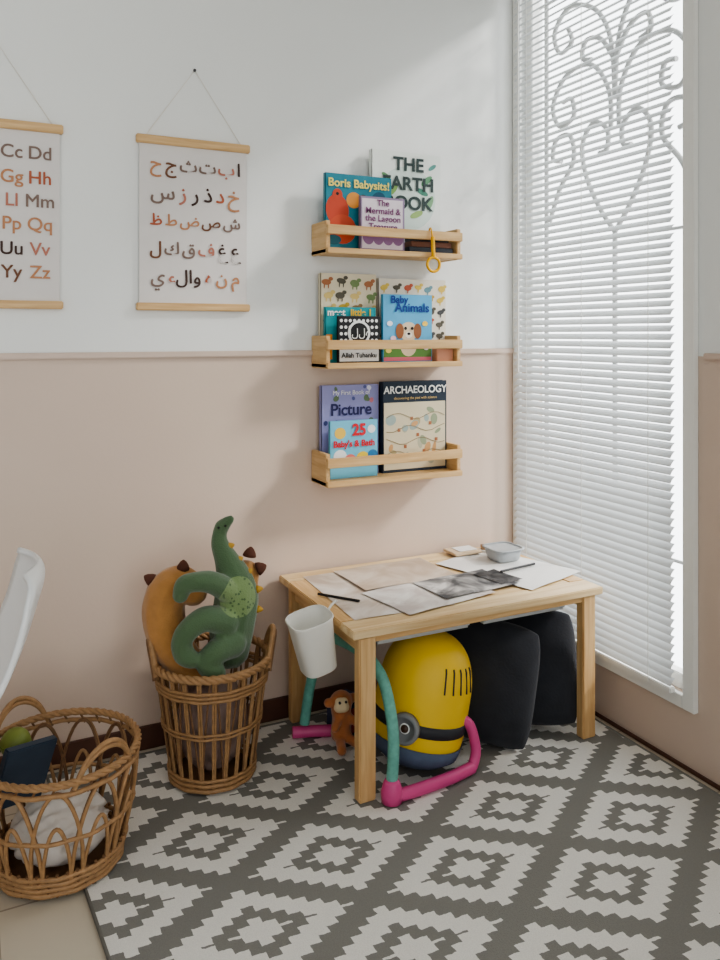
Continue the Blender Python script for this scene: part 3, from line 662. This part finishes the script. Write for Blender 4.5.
blob('body',[
 smoothpts([(pt(230,656,.01),0.062),(pt(232,632,.01),0.072),(pt(236,606,.01),0.070),(pt(234,586,.01),0.056),(pt(226,566,.01),0.038),(pt(219,550,.01),0.028),(pt(219,538,.01),0.023),(pt(222,531,.008),0.023)],4),
 # small head with a muzzle looking up to the right
 smoothpts([(pt(221,532,.008),0.023),(pt(227,526,.0),0.017),(pt(231,523,-.004),0.012)],3),
 # arms and legs flopping over the pillow
 smoothpts([(pt(232,594,-.03),0.038),(pt(216,580,-.075),0.034),(pt(203,577,-.10),0.030),(pt(191,580,-.10),0.029),(pt(187,590,-.10),0.024)],4),
 smoothpts([(pt(228,622,-.05),0.044),(pt(212,614,-.09),0.038),(pt(198,620,-.115),0.034),(pt(190,632,-.12),0.032),(pt(192,645,-.12),0.032),(pt(200,650,-.122),0.026)],4),
 smoothpts([(pt(234,644,-.04),0.046),(pt(222,646,-.09),0.038),(pt(213,656,-.105),0.034),(pt(222,665,-.105),0.030)],3),
 ],dinomat(),DG,0.0052,4,origin=pt(228,594,.01))
YS=mat('mustard_felt',(190,150,66),.9,.05)
def cone(name,p,dirv,r,h_,mt,g):
    q=Vector(dirv).normalized().to_track_quat('Z','Y').to_euler()
    return lathe(name,[(r,0),(r*.85,h_*.35),(r*.5,h_*.75),(r*.15,h_*.97),(0,h_)],mt,g,loc=p,rot=q,n=16)
for (u,v),dv in (((247,579),(.8,0,.6)),((237,566),(.9,0,.4)),((228,552),(.9,0,.3)),((257,596),(1,0,.2)),((257,616),(1,0,-.1))):
    cone('back_spike',pt(u,v,.01),dv,0.012,0.020,YS,DG)
BEAD=mat('black_bead',(20,20,22),.2,0)
for u,v,dd in ((219,531,-.0135),(226,529,-.014)):
    lathe('eye',[(0.0,-.004),(0.003,-.0025),(0.004,0),(0.003,.0025),(0.0,.004)],BEAD,DG,loc=pt(u,v,dd),n=12)
OG=grp('plush_dragon_pillow',(TBX,TBY,0),(0,0,PR))
OP=mat('caramel_plush',(180,130,74),0.9,0.08,50,0.5,260,sheen=.4)
blob('body',[smoothpts([(pt(200,672,-.04),0.045),(pt(186,662,-.04),0.055),(pt(169,642,-.02),0.064),(pt(162,616,-.00),0.066),(pt(167,596,.0),0.062),(pt(180,590,.01),0.056),(pt(192,598,.01),0.045)],4)],OP,OG,0.0055,5)
BR=mat('brown_felt',(92,54,40),.9,.08)
for (u,v,dd),dv in (((151,586,0),(-.8,-.1,.5)),((182,574,0),(.1,-.2,1))):
    cone('horn',pt(u,v,dd),dv,0.020,0.030,BR,OG)
for (u,v,dd),dv in (((245,570,.10),(.2,0,1)),((254,584,.10),(.9,0,.4))):
    cone('horn',pt(u,v,dd),dv,0.022,0.030,BR,OG)
blob('far_end',[[(pt(240,640,.10),0.030),(pt(241,590,.11),0.045)]],OP,OG,0.006,4)

# ---------------- white shell chair ----------------
CH=grp('shell_chair',(-0.012,-0.19,0))
me=bpy.data.meshes.new('shell'); bm=bmesh.new()
pr=smoothpts([((-2.36,0,0.43),0.20),((-2.28,0,0.445),0.22),((-2.12,0,0.43),0.23),((-2.00,0,0.445),0.225),((-1.925,0,0.52),0.215),((-1.870,0,0.63),0.21),((-1.835,0,0.73),0.20),((-1.822,0,0.775),0.185),((-1.826,0,0.797),0.16),((-1.836,0,0.806),0.12)],4)
rows=[];nu=16
for i,(p,w) in enumerate(pr):
    f=i/(len(pr)-1); row=[]
    for k in range(nu+1):
        u=2*k/nu-1
        back=max(0,min(1,(f-.35)/.35))
        row.append(bm.verts.new((p[0]-0.04*u*u*back,-0.37+u*w,p[2]+0.05*u*u*(1-back))))
    rows.append(row)
for a,b_ in zip(rows,rows[1:]):
    for k in range(nu): bm.faces.new((a[k],a[k+1],b_[k+1],b_[k]))
bm.to_mesh(me); bm.free(); o=link(bpy.data.objects.new('shell',me),mat('white_plastic',(230,231,230),.35,0),CH,True)
o.modifiers.new('s','SOLIDIFY').thickness=0.012
for i,(tx,ty,bx,by) in enumerate(((-2.08,-0.45,-2.02,-0.58),(-2.08,-0.29,-2.02,-0.16),(-2.26,-0.45,-2.36,-0.58),(-2.26,-0.29,-2.36,-0.16))):
    rod('leg_%d'%(i+1),(bx,by,0.0),(tx,ty,0.43),0.011,0.017,PINEZ,CH)
curves('braces',[[(-2.08,-0.45,0.42),(-2.26,-0.29,0.42)],[(-2.08,-0.29,0.42),(-2.26,-0.45,0.42)],[(-2.045,-0.50,0.24),(-2.32,-0.22,0.24)],[(-2.045,-0.22,0.24),(-2.32,-0.50,0.24)]],0.005,BLACK,CH)

# ---------------- camera ----------------
cam=bpy.data.cameras.new('camera'); co=bpy.data.objects.new('camera',cam); COL.objects.link(co)
co.location=(-2.005,-2.649,1.35); co.rotation_euler=(math.radians(90),0,math.radians(-26.2))
cam.sensor_width=36; cam.lens=30.0; cam.shift_y=-146/960; cam.clip_start=0.02
SC.camera=co
# ---------------- light ----------------
w=bpy.data.worlds.new('sky'); SC.world=w; w.use_nodes=True; nt=w.node_tree; bg=nt.nodes['Background']; N=NB(nt)
tc=nt.nodes.new('ShaderNodeTexCoord'); sp=nt.nodes.new('ShaderNodeSeparateXYZ'); nt.links.new(tc.outputs['Generated'],sp.inputs[0])
def mrange(v,a,b_,c,d_):
    mr=nt.nodes.new('ShaderNodeMapRange'); mr.inputs['From Min'].default_value=a; mr.inputs['From Max'].default_value=b_; mr.inputs['To Min'].default_value=c; mr.inputs['To Max'].default_value=d_
    nt.links.new(v,mr.inputs['Value']); return mr.outputs[0]
st_=N.m('ADD',mrange(sp.outputs[0],-0.8,0.0,0.45,1.85),mrange(sp.outputs[0],0.1,0.5,0.0,2.4))
nt.links.new(st_,bg.inputs['Strength']); bg.inputs['Color'].default_value=(0.945,0.98,1.0,1)
sl=bpy.data.lights.new('daylight_sun','SUN'); sl.energy=3.2; sl.angle=math.radians(9.0); sl.color=(1,0.98,0.95)
so=bpy.data.objects.new('daylight_sun',sl); COL.objects.link(so); so.location=(3,-2,4)
so.rotation_euler=Vector((-0.72,0.38,-0.55)).to_track_quat('-Z','Y').to_euler()
try: SC.view_settings.look='AgX - Medium High Contrast'
except Exception as e: print(e)
